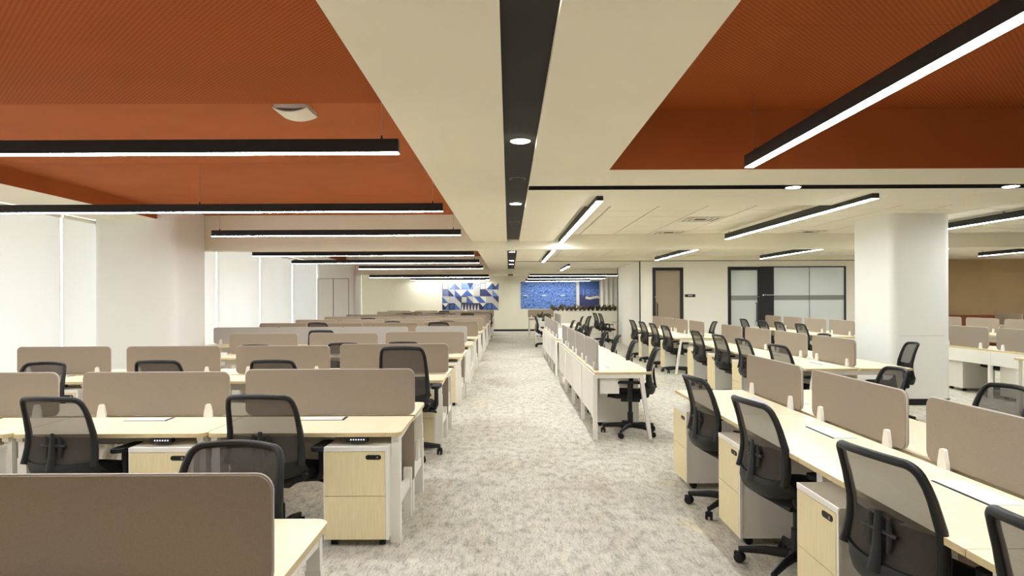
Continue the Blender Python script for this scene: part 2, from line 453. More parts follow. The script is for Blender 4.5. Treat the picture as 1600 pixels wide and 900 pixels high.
# right side: orange recess near, cream band with black slot, tiled bays
RX1 = 7.5
c = sbox('ceiling_recess_right', 'orange', 0.84, RX1, -3, 5.38, ZO + 0.02, ZO + 0.08)
for k in range(5):
    bm = new(); box(bm, 0.84, RX1, -3 + k * 1.676 + .002, -3 + (k + 1) * 1.676 - .002, ZO - .01, ZO + .02); obj('ceiling_panel', bm, 'orange_perf', c)
bm = new(); box(bm, 0.84, RX1, 5.36, 5.385, ZS, ZO + 0.08); obj('recess_end', bm, 'orange', c)
sbox('ceiling_band_near', 'cream', 0.84, 22, 5.385, 7.5, ZS, ZO + .16)
sbox('trim_1', 'slot', 0.197, 22, 6.14, 6.34, ZS - 0.004, ZS + 0.006)
sbox('ceiling_side_right', 'cream', RX1, 22, -3, 5.385, ZS, ZO + .16)
def tiled(name, x0, x1, y0, y1, xs, ny):
    c = sbox(name, 'dark', x0, x1, y0, y1, ZT + 0.035, ZT + 0.05)
    py = (y1 - y0) / ny
    cache = {}
    for i in range(len(xs) - 1):
        w = round(xs[i + 1] - xs[i], 4)
        if w not in cache:
            bm = new(); box(bm, .010, w - .010, .008, py - .008, 0, 0.034); bevel(bm, .0015, 1)
            cache[w] = mesh('tile', bm, 'tile')
        for j in range(ny):
            obj('tile', cache[w], None, c, (xs[i], y0 + j * py, ZT))
    return c
xs = [0.84, 1.32] + [1.32 + 0.63 * k for k in range(1, 15)]
tiled('ceiling_tiles_near', 0.84, xs[-1], 7.5, 12.0, xs, 7)
tiled('ceiling_tiles_middle', 0.84, xs[-1], 12.35, 18.5, xs, 10)
sbox('ceiling_right_near', 'tile', xs[-1], 22, 7.5, 12.0, ZT, ZT + .1)
sbox('ceiling_right_middle', 'tile', xs[-1], 22, 12.35, 20.6, ZT, ZT + .1)
sbox('ceiling_band_slot', 'cream', 0.84, xs[-1], 18.5, 18.64, ZS, ZO)
sbox('trim_2', 'slot', 0.197, 12.5, 18.50, 18.62, ZS - .004, ZS + .006)
sbox('ceiling_band_wall', 'cream', 0.84, xs[-1], 18.64, 23.6, ZS, ZO)
sbox('ceiling_far_right', 'cream', 0.84, 22, 24.0, YF, ZS + .25, ZO)

# right-hand door wall
DW = 18.8
def holes_wall(name, m, x0, x1, y0, y1, z1, holes):
    bm = new(); cur = x0
    for a, b, h0, h1 in holes:
        box(bm, cur, a, y0, y1, 0, z1); box(bm, a, b, y0, y1, h1, z1)
        if h0 > 0: box(bm, a, b, y0, y1, 0, h0)
        cur = b
    box(bm, cur, x1, y0, y1, 0, z1)
    return struct(name, bm, m)
D1 = (4.18, 5.07); D2 = (6.37, 7.33); PN = (7.33, 7.70); G2 = (7.70, 9.80)
ZD = 2.42
holes_wall('wall_doors', 'wall', 3.82, 12.5, DW, DW + 0.15, ZT, [(D1[0], D1[1], 0, ZD), (D2[0], G2[1], 0, ZD + .02)])
sbox('wall_return', 'wall', 3.82, 3.97, DW + .15, 22.6, 0, ZT)
sbox('trim_3', 'black', 3.80, 3.83, DW - .012, DW + .02, 0, ZS)
sbox('trim_4', 'black', 3.80, 3.83, 22.58, 22.62, 0, ZS)
sbox('wall_return_right', 'wall', 12.35, 12.5, DW + .15, 20.6, 0, ZT)
sbox('wall_brown', 'brown', 12.5, 22, 20.5, 20.7, 0, ZT)
sbox('wall_room_back', 'wall', 3.97, 12.35, 22.6, 22.75, 0, ZT)
sbox('wall_room_divider', 'wall', 5.6, 5.72, DW + .15, 22.6, 0, ZT)
sbox('ceiling_rooms', 'cream', 3.97, 12.35, DW + .15, 22.6, ZS + .05, ZS + .1)
sbox('baseboard_doors', 'black', 5.07, 6.37, DW - .012, DW, 0, 0.08)

def glazed_door(name, x0, x1, glass, hx, film):
    bm = new()
    f = 0.085
    box(bm, x0, x0 + f, DW - .03, DW + .12, 0, ZD); box(bm, x1 - f, x1, DW - .03, DW + .12, 0, ZD); box(bm, x0 + f, x1 - f, DW - .03, DW + .12, ZD - f, ZD)
    d = struct(name, bm, 'black')
    bm = new(); box(bm, x0 + f, x1 - f, DW + .02, DW + .03, 0.02, ZD - f); obj('pane', bm, glass, d)
    if film:
        bm = new(); box(bm, x0 + f, x1 - f, DW + .012, DW + .018, 1.46, 1.60); obj('film_band', bm, 'film', d)
    bm = new(); s = 1 if hx < (x0 + x1) / 2 else -1
    tube(bm, [(hx, DW + .02, 1.38), (hx, DW - .06, 1.38), (hx, DW - .06, 0.85), (hx, DW + .02, 0.85)], 0.014, 8); obj('pull_handle', bm, 'black', d, smooth=True)
    bm = new(); box(bm, hx - s * .06 - .012, hx - s * .06 + .012, DW - .045, DW - .03, 1.55, 1.58); obj('door_lock', bm, 'steel', d)
    return d
glazed_door('door_1', D1[0], D1[1], 'frost_warm', D1[0] + 0.13, False)
d2 = glazed_door('door_2', D2[0], D2[1], 'frost', D2[1] - 0.14, True)
bm = new(); box(bm, PN[0], PN[1], DW - .03, DW + .12, 0, ZD + .02); pn = struct('trim_5', bm, 'black')
w = sbox('window_20', 'black', G2[0], G2[1], DW - .02, DW + .1, ZD - .01, ZD + .02)
bm = new(); box(bm, G2[1] - .035, G2[1], DW - .02, DW + .1, 0, ZD - .01); obj('frame_post', bm, 'black', w)
for a, b in ((G2[0], 8.745), (8.755, G2[1] - .035)):
    bm = new(); box(bm, a, b, DW + .02, DW + .03, 0.02, ZD - .01); obj('pane', bm, 'frost', w)
    bm = new(); box(bm, a, b, DW + .012, DW + .018, 1.46, 1.60); obj('film_band', bm, 'film', w)
bm = new(); box(bm, 8.745, 8.755, DW + .015, DW + .035, 0, ZD - .01); obj('glass_joint', bm, 'black', w)
def text(name, s, size, loc, m, parent=None, rot=(PI / 2, 0, 0), depth=0.002):
    cu = bpy.data.curves.new(name, 'FONT'); cu.body = s; cu.size = size; cu.extrude = depth
    tmp = bpy.data.objects.new('tmp_text', cu); C.objects.link(tmp)
    dg = bpy.context.evaluated_depsgraph_get()
    me = bpy.data.meshes.new_from_object(tmp.evaluated_get(dg)); bpy.data.objects.remove(tmp)
    me.materials.clear(); me.materials.append(M[m])
    o = bpy.data.objects.new(name, me); C.objects.link(o); o.parent = parent; o.location = loc; o.rotation_euler = rot
    return o
text('lettering', 'Meeting Room', 0.05, (PN[0] + .10, DW - .032, 1.60), 'offw', pn)
bm = new(); box(bm, PN[0] + .04, PN[0] + .085, DW - .034, DW - .029, 1.585, 1.63); obj('room_symbol', bm, 'offw', pn)
t = thing('door_sign', 'small black name plate on white wall beside the narrow glass door', 'sign', (5.27, DW, 1.60))
bm = new(); box(bm, -.15, .15, -.02, 0, -.04, .04); bevel(bm, .003, 1); obj('plate', bm, 'black', t)
for a, b in ((-.06, -.015), (0, .06)):
    bm = new(); box(bm, a, b, -.022, -.019, -.008, .014); obj('lettering_bar', bm, 'offw', t)
ADDED_ROOM_LAMPS = ((6.3, 11.4, 'added long linear light brightening the meeting room glass from inside'), (4.3, 5.2, 'added short linear light brightening the narrow glass door from inside'))  # linear lights added behind the glass to brighten the panes
# lamps inside the rooms behind the glass
for x, yy, lab in ((4.75, 20.2, 'round ceiling downlight inside the room behind the narrow glass door'), (6.8, 19.5, 'ceiling downlight just inside the wide glazed room door'), (8.2, 19.5, 'ceiling downlight behind the left glass pane of the meeting room'), (9.3, 19.9, 'ceiling downlight behind the right glass pane of the meeting room')):
    t = thing('downlight', lab, 'downlight', (x, yy, ZS + .05), 0, 'downlights in the glazed rooms')
    bm = new(); lathe(bm, [(.11, -.006), (.11, 0)], n=20); obj('trim_ring', bm, 'white', t)
    bm = new(); lathe(bm, [(.095, -.009), (.095, -.006)], n=20); obj('lens', bm, 'spot_room', t)

# ------------------------------------------------------------------ ceiling fittings
def pendant(label, p0, p1, z, hang, group, w=0.072, h=0.095, lamp='lamp'):
    """linear light from p0 to p1 (x,y); z underside"""
    dx, dy = p1[0] - p0[0], p1[1] - p0[1]; L = math.hypot(dx, dy)
    t = thing('linear_pendant_light', label, 'light', (p0[0], p0[1], z), math.atan2(dy, dx), group)
    bm = new(); box(bm, 0, L, -w / 2, w / 2, 0.004, h)
    obj('housing', bm, 'black', t)
    bm = new(); box(bm, 0.004, L - .004, -w / 2 + .005, w / 2 - .005, 0, 0.005); obj('diffuser', bm, lamp, t)
    n = max(2, int(L / 2.4) + 1)
    for k in range(n):
        x = 0.12 + (L - 0.24) * k / (n - 1)
        bm = new(); tube(bm, [(x, 0, h), (x, 0, hang - z)], 0.002, 5); cb = obj('suspension_wire', bm, 'steel', t)
        bm = new(); lathe(bm, [(.009, h), (.006, h + .03)], x, 0, 8); obj('wire_gripper', bm, 'black', cb)
    return t
Z0 = 2.545
for i, (yy, xl) in enumerate(((2.08, -5.75), (4.5, -6.4), (7.5, -6.4), (10.3, -4.72), (14.2, -5.62), (16.7, -5.6), (19.2, -4.45))):  # nearest entry is an added lamp out of view, brightening the near desks
    pendant('black linear pendant light across the left desks, %s in the picture' % ORD[i - 1] if i else 'added black linear light brightening the near left desks, unseen above the picture edge', (xl, yy), (-0.76, yy), (Z0, Z0, Z0, Z0, 2.485, 2.46, 2.43)[i], ZO, 'pendant lights over the left desks')
pendant('black linear pendant light across the left desks in the far bay', (-5.6, 26.0), (-0.80, 26.0), 2.40, ZO, 'pendant lights over the left desks', h=.12, lamp='lamp_dim')
pendant('black linear light nearest the blue and white tile artwork', (-4.1, 28.6), (-1.0, 28.6), 2.36, ZO, 'pendant lights over the left desks', h=.12, lamp='lamp_dim')
pendant('wall washing strip light above the blue and white tile artwork', (-4.6, 30.25), (-0.9, 30.25), 2.42, ZO, 'strip lights on the far wall', h=.12, lamp='lamp_dim')
for i, (yy, xr) in enumerate(((26.2, 4.55), (27.8, 4.15), (29.9, 3.75))):
    pendant('black linear light before the blue wave picture, %s from the camera' % ORD[i], (0.85 - .03 * i, yy), (xr, yy), (2.45, 2.38, 2.33)[i], ZS + .25, 'lights over the far lounge', h=.12, lamp='lamp_dim')
for lab, x, a, b, z in (('long black linear light in the orange recess at upper right', 1.88, -1.5, 5.05, Z0),
                    ('linear light beside the dark trough, before the crossbeam', 0.955, 6.75, 11.95, Z0),
                    ('linear light beside the dark trough, beyond the crossbeam', 0.955, 12.4, 18.0, Z0),
                    ('short linear light end near the far meeting place ceiling', 1.86, 20.0, 22.9, Z0 - .02),
                    ('linear light over the bench left of the square pillar', 3.78, 6.65, 11.2, Z0),
                    ('linear light over the bench in front of the narrow glass door', 3.97, 12.9, 17.4, Z0),
                    ('linear light over the bench in front of the meeting room glass', 6.6, 12.5, 16.9, Z0),
                    ('nearest linear light to the right of the square pillar', 6.9, 6.6, 11.4, Z0 + .05),
                    ('second linear light to the right of the square pillar', 9.25, 12.45, 16.5, Z0),
                    ('linear light before the brown wall, leftmost of its row', 11.8, 12.45, 16.2, Z0),
                    ('added unseen linear light brightening the brown wall, middle of its row', 14.7, 12.9, 18.2, Z0),  # added out of view to brighten the brown wall
                    ('added unseen linear light brightening the brown wall, rightmost of its row', 17.6, 12.9, 18.2, Z0)):  # another added lamp out of view, for the same wall
    pendant(lab, (x, a), (x, b), z, ZT if a > 5.5 else ZO, 'pendant lights over the right desks')

for a, b, lab in ADDED_ROOM_LAMPS: pendant(lab, (a, 20.3), (b, 20.3), 2.48, ZS + .05, 'added lights in the glazed rooms')
def downlight(label, x, y, z, on, r=0.068):
    t = thing('downlight', label, 'downlight', (x, y, z), 0, 'downlights in the dark ceiling trough')
    bm = new(); lathe(bm, [(r + .006, -.004), (r + .006, .0)], n=28)
    obj('trim_ring', bm, 'grey' if not on else 'white', t)
    bm = new(); lathe(bm, [(r - .004, -.006), (r - .004, -.0038)], n=28); obj('lens', bm, 'spot' if on else 'trough', t)
for k, (yy, on) in enumerate(((2.27, 1), (4.52, 1), (5.95, 0), (7.5, 1), (9.3, 0), (13.5, 0), (15.2, 1), (16.9, 0), (18.6, 1), (20.6, 1), (26, 1))):
    downlight('%s round downlight in the dark ceiling trough, %s from the camera' % ('lit' if on else 'unlit', ORD[k]), 0.085, yy, ZS + .035, on)
downlight('lit downlight in the black ceiling slot, nearer the aisle', 2.75, 6.24, ZS - .004, 1)
downlight('lit downlight in the black ceiling slot, far right', 4.85, 6.24, ZS - .004, 1)

def vent(label, i, j):
    py = 4.5 / 7
    x0, y0 = xs[i], 7.5 + j * py
    t = thing('air_diffuser', label, 'air vent', (x0 + .315, y0 + py / 2, ZT), 0, 'square air diffusers in the tiled ceiling')
    bm = new()
    for k, s in enumerate((.27, .2, .13)):
        bm2 = new(); hw = s
        for (a, b, c_, d) in ((-hw, hw, -hw, -hw + .035), (-hw, hw, hw - .035, hw), (-hw, -hw + .035, -hw + .035, hw - .035), (hw - .035, hw, -hw + .035, hw - .035)):
            box(bm2, a, b, c_, d, -.012 + k * .003, -.006 + k * .003)
        obj('louvre_ring', bm2, 'tile', t)
    bm.free()
    bm = new(); box(bm, -.24, .24, -.24, .24, -.004, -.001); obj('dark_throat', bm, 'dark', t)
vent('square air diffuser in tiled ceiling nearest the black slot', 5, 1)
vent('middle square air diffuser in tiled ceiling left of the long light', 3, 3)
vent('farthest square air diffuser in tiled ceiling, nearest the crossbeam', 3, 6)
vent('square air diffuser in tiled ceiling beside the square pillar', 10, 2)
vent('square air diffuser right of the linear light, nearest the crossbeam', 7, 6)
t = thing('wireless_access_point', 'white square access point with curved face on the orange ceiling', 'access point', (-1.75, 5.32, ZO))
bm = new()
prism(bm, rrect(-.14, .14, -.14, .14, .03, 4), -.03, 0); obj('housing', bm, 'flap', t)
bm = new(); sheet(bm, lambda u, v: (-.14 + .28 * u, -.14 + .28 * v, -.03 - .035 * math.sin(u * PI) ** .8), 14, 4, 0.01, (0, 0, 1)); obj('cover', bm, 'offw', t, smooth=True)
t = thing('smoke_detector', 'small white smoke detector on the tiled ceiling', 'detector', (4.25, 7.85, ZT))
bm = new(); lathe(bm, [(.05, 0), (.055, -.02), (.04, -.045), (.02, -.05)], n=18); obj('housing', bm, 'white', t, smooth=True)

# ------------------------------------------------------------------ office chair
def yb(z):
    P = ((.40, -.17), (.44, -.215), (.49, -.255), (.54, -.268), (.60, -.25), (.68, -.238), (.76, -.245), (.86, -.272), (.94, -.30), (1.0, -.325))
    if z <= P[0][0]: return P[0][1]
    for (a, b), (c, d) in zip(P, P[1:]):
        if z <= c: return b + (d - b) * (z - a) / (c - a)
    return P[-1][1]
def hw(z):
    P = ((.40, .20), (.50, .232), (.58, .232), (.70, .222), (.85, .212), (.98, .198))
    if z <= P[0][0]: return P[0][1]
    for (a, b), (c, d) in zip(P, P[1:]):
        if z <= c: return b + (d - b) * (z - a) / (c - a)
    return P[-1][1]
def back_pt(x, z):
    w = hw(z); return (x, yb(z) + .045 * (min(1, abs(x) / w)) ** 2, z)

def make_chair(label, detail=True):
    t = thing('office_chair', label, 'chair', (0, 0, 0), 0, 'black mesh office chairs')
    # seat cushion
    bm = new()
    N = 28; rings = []
    for (sc, z) in ((.0, .43), (.80, .43), (.97, .442), (1.0, .46), (.98, .482), (.9, .497), (.6, .503), (.0, .503)):
        ring = []
        for k in range(N):
            a = 2 * PI * k / N
            c, s = math.cos(a), math.sin(a)
            x = .245 * abs(c) ** .55 * (1 if c > 0 else -1); yy = .235 * abs(s) ** .55 * (1 if s > 0 else -1)
            zz = z - (.03 * max(0, (yy * sc - .12) / .115) ** 2 if z > .45 else 0)
            ring.append((x * sc * (1 - .06 * (yy < 0)), yy * sc + .02, zz))
        rings.append(ring)
    vr = [[bm.verts.new(p) for p in r] for r in rings[1:-1]]
    for a, b in zip(vr, vr[1:]):
        for k in range(N): bm.faces.new([a[k], a[(k + 1) % N], b[(k + 1) % N], b[k]])
    bm.faces.new(vr[0][::-1]); bm.faces.new(vr[-1])
    obj('seat', bm, 'seat', t, smooth=True)
    # backrest frame: closed rounded loop
    pts = []
    for z in [.56 + .05 * k for k in range(8)]: pts.append(back_pt(-hw(z), z))
    zt = .985; wt = hw(zt)
    for k in range(1, 6):
        a = PI / 2 * k / 6; pts.append(back_pt(-(wt - .05) - .05 * math.cos(a), zt - .05 + .05 * math.sin(a)))
    for k in range(7): pts.append(back_pt((-1 + 2 * k / 6) * (wt - .06), zt + .006 * (1 - (k / 3 - 1) ** 2)))
    half = pts[:13]
    pts += [(-p[0], p[1], p[2]) for p in reversed(half)]
    rad = [.021 - .006 * min(1, max(0, (p[2] - .6) / .3)) for p in pts]
    bm = new(); tube(bm, pts, rad, 10, False, 1.15)
    fr = obj('backrest_frame', bm, 'plastic', t, smooth=True)
    # mesh
    bm = new()
    def mf(u, v):
        z = .56 + v * .42; w = hw(z) - .006
        if z > zt - .05: w -= .05 * (1 - math.sqrt(max(0, 1 - ((z - zt + .05) / .05) ** 2))) * .8
        return back_pt((-1 + 2 * u) * w, z)
    sheet(bm, mf, 12, 12); bk = obj('backrest_mesh', bm, 'mesh', t, smooth=True)
    bm = new(); sheet(bm, lambda u, v: tuple(a + b for a, b in zip(mf(u, v * .42), (0, .006, 0))), 12, 6); obj('mesh_liner', bm, 'mesh_low', bk, smooth=True)
    # lower shell wraps forward to the seat, with a slot above the seat
    bm = new()
    def lf(u, v):
        x = -1 + 2 * u; z = .475 + v * .10 + .02 * abs(x) ** 3
        w = hw(z) + .004
        return (x * w, yb(z) - .016 + .05 * x * x + (.11 * max(0, abs(x) - .55) ** 2 / .2) * (1 - v), z)
    sheet(bm, lf, 16, 5, .022); obj('lower_shell', bm, 'plastic', t, smooth=True)
    for s in (-1, 1):
        bm = new(); tube(bm, [(s * .225, -.15, .50), (s * .20, -.13, .455), (s * .13, -.08, .425), (s * .06, -.03, .41)], [.026, .024, .022, .02], 8, False, .7)
        obj('shell_arm', bm, 'plastic', t, smooth=True)
    if detail:
        bm = new(); tube(bm, [(0, yb(.54) - .012, .54), (0, yb(.62) - .022, .62), (0, yb(.72) - .022, .72), (0, yb(.77) - .016, .77)], [.034, .024, .018, .012], 8, False, .5)
        sp = obj('spine', bm, 'plastic', t, smooth=True)
        for s in (-1, 1):
            bm = new(); tube(bm, [(s * .045, yb(z) - .014, z) for z in (.62, .66, .71, .75)], [.008, .015, .015, .008], 8, False, .5)
            obj('lumbar_pad', bm, 'plastic', sp, smooth=True)
        bm = new(); tube(bm, [(-.085, yb(.69) - .016, .69), (.085, yb(.69) - .016, .69)], .009, 6); obj('lumbar_bar', bm, 'plastic', sp, smooth=True)
    for s in (-1, 1):
        bm = new(); tube(bm, [(s * .16, .0, .415), (s * .255, .0, .425), (s * .275, .0, .47), (s * .275, -.005, .615)], [.02, .022, .022, .02], 8, False, 1.3)
        ar = obj('armrest_post', bm, 'plastic', t, smooth=True)
        bm = new(); prism(bm, rrect(s * .275 - .04, s * .275 + .04, -.11, .13, .035, 5), .615, .64); bevel(bm, .006, 2); obj('armrest_pad', bm, 'rubber', ar, smooth=True)
    bm = new(); box(bm, -.11, .11, -.11, .10, .385, .43); bevel(bm, .015, 2); mech = obj('tilt_mechanism', bm, 'plastic', t, smooth=True)
    if detail:
        bm = new(); tube(bm, [(.10, .03, .40), (.24, .04, .395), (.27, .04, .392)], [.006, .006, .012], 6, False, 1); obj('height_lever', bm, 'plastic', mech, smooth=True)
    bm = new(); lathe(bm, [(.032, .09), (.032, .25), (.022, .251), (.022, .39)], n=14); obj('gas_lift', bm, 'plastic', t, smooth=True)
    bm = new()
    lathe(bm, [(.05, .075), (.055, .09), (.04, .125)], n=15)
    for k in range(5):
        a = 2 * PI * k / 5 + PI / 2
        c, s = math.cos(a), math.sin(a)
        tube(bm, [(.03 * c, .03 * s, .10), (.16 * c, .16 * s, .098), (.31 * c, .31 * s, .078)], [.03, .026, .018], 8, False, .7)
    obj('star_base', bm, 'plastic', t, smooth=True)
    bm = new()
    for d in (-1, 1): lathe(bm, [(.012, d * .006), (.028, d * .008), (.03, d * .012), (.03, d * .02), (.024, d * .025)], 0, .03, 12, 'x')
    box(bm, -.011, .011, -.03, .012, .03, .062); lathe(bm, [(.007, .05), (.007, .08)], n=8)
    cm = mesh('castor', bm, 'rubber', True)
    for k in range(5):
        a = 2 * PI * k / 5 + PI / 2
        obj('castor', cm, None, t, (.305 * math.cos(a), .305 * math.sin(a), 0), a + 0.7 * k)
    return t
chair_proto = make_chair('prototype')
chair_far = make_chair('prototype', False)
used = set()
def chair(label, x, y, face, s=1.0, far=False):
    """x,y of the seat centre; face = heading in degrees, 0 looks along +y"""
    src = chair_far if far else chair_proto
    rz = math.radians(face)
    if src.name not in used:
        used.add(src.name); o = src; o.location = (x, y, 0); o.rotation_euler = (0, 0, rz); o['label'] = label
    else: o = dup(src, label, (x, y, 0), rz)
    o.scale = (1, 1, s * .975)
    return o

# ------------------------------------------------------------------ pedestal, screens
def make_pedestal():
    t = thing('drawer_pedestal', 'prototype', 'drawer unit', (0, 0, 0), 0, 'drawer pedestals under the desks')
    bm = new(); box(bm, -.195, .195, .0, .50, .05, .595); obj('body', bm, 'white', t)
    bm = new(); box(bm, -.2, .2, -.018, .505, .595, .622); bevel(bm, .003, 1); obj('top_panel', bm, 'white', t)
    for a, b in ((.18, .2), (-.2, -.195)):
        bm = new(); box(bm, a, b, -.016, .0, .05, .595); obj('side_edge', bm, 'white', t)
    for k, (a, b) in enumerate(((.053, .318), (.322, .592))):
        bm = new(); box(bm, -.194, .179, -.018, -.001, a, b); bevel(bm, .0015, 1); d = obj('drawer_front', bm, 'front', t)
        if k:
            bm = new(); prism(bm, rrect(.06, .155, .545, .573, .0139, 6), -.0215, -.0175, 'y'); h = obj('lock_handle', bm, 'plastic', d)
            bm = new(); lathe(bm, [(.007, -.024), (.007, -.0214)], .133, .559, 10, 'y'); obj('key_cylinder', bm, 'steel', d)
    bm = new()
    for d in (-1, 1): lathe(bm, [(.026, d * .004), (.026, d * .018)], 0, .026, 12, 'x')
    box(bm, -.012, .012, -.02, .02, .03, .051)
    cm = mesh('castor', bm, 'rubber', True)
    for x in (-.15, .15):
        for yy in (.05, .44): obj('castor', cm, None, t, (x, yy, 0))
    return t
ped_proto = make_pedestal()
def pedestal(label, x, y, face):
    """front centre at x,y; face 0: front looks along -y"""
    rz = math.radians(face)
    if 'ped' not in used:
        used.add('ped'); o = ped_proto; o.location = (x, y, 0); o.rotation_euler = (0, 0, rz); o['label'] = label
    else: o = dup(ped_proto, label, (x, y, 0), rz)
    return o

SCR = {}
def screen(label, x, y, z, w, rz=0.0, h=0.315, clips=True, low=None, m='screen', end=False):
    """fabric desk screen centred on x,y, desk surface at z"""
    key = (round(w, 3), round(h, 3), m, low)
    if key not in SCR:
        bm = new(); prism(bm, rrect(-w / 2, w / 2, .012, h, .045, 6), -.0105, .0105, 'y'); bevel(bm, .003, 1, .8)
        pm = mesh('panel', bm, m)
        bm = new()
        o_ = rrect(-w / 2 - .0015, w / 2 + .0015, .0105, h + .0015, .045, 6)
        tube(bm, [(p[0], 0, p[1]) for p in o_], .0045, 5, True); tm = mesh('edge_trim', bm, 'trim')
        bm = new()
        prism(bm, [(-.032, 0), (.032, 0), (.030, .03), (.018, .085), (.010, .092), (-.010, .092), (-.018, .085), (-.030, .03)], -.03, -.0115, 'y')
        prism(bm, [(-.032, 0), (.032, 0), (.030, .03), (.018, .085), (.010, .092), (-.010, .092), (-.018, .085), (-.030, .03)], .0115, .03, 'y')
        box(bm, -.03, .03, -.0115, .0115, 0, .010)
        cm = mesh('clip', bm, 'clip')
        lm = None
        if low:
            bm = new(); prism(bm, rrect(-w / 2, w / 2, low - z, -.03, .03, 5), -.008, .008, 'y'); lm = mesh('lower_panel', bm, m)
        SCR[key] = (pm, tm, cm, lm)
    pm, tm, cm, lm = SCR[key]
    t = thing('desk_screen', label, 'desk screen', (x, y, z), rz, 'fabric desk screens')
    p = obj('panel', pm, None, t); obj('edge_trim', tm, None, p)
    if clips:
        for s in (-1, 1): obj('clip', cm, None, t, (s * (w / 2 - .14), 0, 0))
    if lm: obj('lower_panel', lm, None, t)
    return t

# ------------------------------------------------------------------ left side: height-adjustable desks in rows
ZL = 0.70; DWD = 1.22
def make_desk():
    t = thing('height_adjustable_desk', 'prototype', 'desk', (0, 0, 0), 0, 'height adjustable desks in the left rows')
    hwid = DWD / 2 - .004
    bm = new(); prism(bm, rrect(-hwid, hwid, -.60, -.025, .055, 6, (1, 1, 0, 0)), ZL - .025, ZL, 'z', 1); bevel(bm, .002, 1)
    dt = obj('desktop', bm, ['top_x', 'edge'], t)
    bm = new(); box(bm, -.15, .15, -.17, -.055, ZL, ZL + .003); fl = obj('cable_flap', bm, 'flap', t)
    bm = new(); box(bm, .13, .149, -.168, -.057, ZL + .0028, ZL + .0042); box(bm, -.149, .149, -.176, -.170, ZL, ZL + .002); obj('brush_slot', bm, 'dark', fl)
    for s in (-1, 1):
        x = s * .565
        bm = new(); box(bm, x - .033, x + .033, -.555, -.505, 0, .42); box(bm, x - .029, x + .029, -.551, -.509, .42, .54); box(bm, x - .025, x + .025, -.547, -.513, .54, ZL - .025)
        bevel(bm, .003, 1); obj('front_leg', bm, 'white', t)
        bm = new(); box(bm, x - .028, x + .028, -.075, -.025, 0, .34); bevel(bm, .003, 1); obj('rear_leg', bm, 'white', t)
        bm = new(); box(bm, x - .02, x + .02, -.505, -.075, .215, .275); prism(bm, [(-.49, .275), (-.40, .275), (-.47, .42), (-.49, .42)], x - .012, x + .012, 'x')
        obj('side_rail', bm, 'white', t)
        bm = new(); prism(bm, [(-.57, ZL - .025), (-.03, ZL - .025), (-.03, ZL - .05), (-.50, ZL - .075), (-.57, ZL - .05)], x - .02, x + .02, 'x'); obj('top_bracket', bm, 'white', t)
    bm = new(); box(bm, -.54, .54, -.36, -.30, ZL - .07, ZL - .027); obj('crossbar', bm, 'white', t)
    bm = new(); box(bm, .27, .40, -.598, -.55, ZL - .058, ZL - .026); bevel(bm, .004, 1); kp = obj('control_keypad', bm, 'plastic', t)
    for k in range(6):
        bm = new(); box(bm, .295 + k * .016, .303 + k * .016, -.5995, -.597, ZL - .046, ZL - .038); obj('key', bm, 'key', kp)
    bm = new(); box(bm, -.5, .5, -.25, -.10, ZL - .14, ZL - .135); box(bm, -.5, .5, -.253, -.25, ZL - .14, ZL - .06); obj('cable_tray', bm, 'white', t)
    return t
desk_proto = make_desk()
def desk(label, x, y, flip):
    if 'desk' not in used:
        used.add('desk'); o = desk_proto; o['label'] = label; o.location = (x, y, 0); o.rotation_euler = (0, 0, PI if flip else 0)
    else: o = dup(desk_proto, label, (x, y, 0), PI if flip else 0)
    return o
ROWS = [1.85, 4.62, 7.21, 9.86, 12.2, 14.2, 16.6, 19.2, 21.8, 24.4, 26.9, 29.2]
XR = -0.675
NSEAT = [2, 4, 4, 3, 4, 4, 4, 4, 4, 3, 4, 4]
PLACE = ['beside the aisle', 'second from the aisle', 'third from the aisle', 'farthest from the aisle']
for r, yc in enumerate(ROWS):
    rn = ORD[r] + ' left row'
    for k in range(NSEAT[r]):
        if r == 1 and k == 3: continue
        xc = XR - DWD * (k + .5)
        desk('maple desk on white legs on near side of %s, %s' % (rn, PLACE[k]), xc, yc, False)
        if not (r == 11): desk('maple desk on white legs on far side of %s, %s' % (rn, PLACE[k]), xc, yc, True)
        if k == 0:
            if r == 4: screen('cooler grey desk screen in the fifth left row, beside the aisle', XR - .60, yc, ZL, 0.96, 0, .315, False, .235, 'screen_cool')
            else: screen('wide taupe desk screen in the %s, beside the aisle' % rn, XR - .605, yc, ZL, 1.20, 0, .33, False, .235)
        else:
            screen('taupe desk screen in the %s, %s' % (rn, PLACE[k]), xc - .015, yc, ZL, 1.22 if r == 4 else 1.04, 0, .315 if r != 4 else .31, True, None, 'screen_cool' if r == 4 else 'screen')
        if r < 9 and r > 0:
            pedestal('maple drawer unit under %s, %s' % (rn, PLACE[k]), xc + DWD / 2 - .25 + (-.02 if k == 0 else 0), yc - .625, 0)
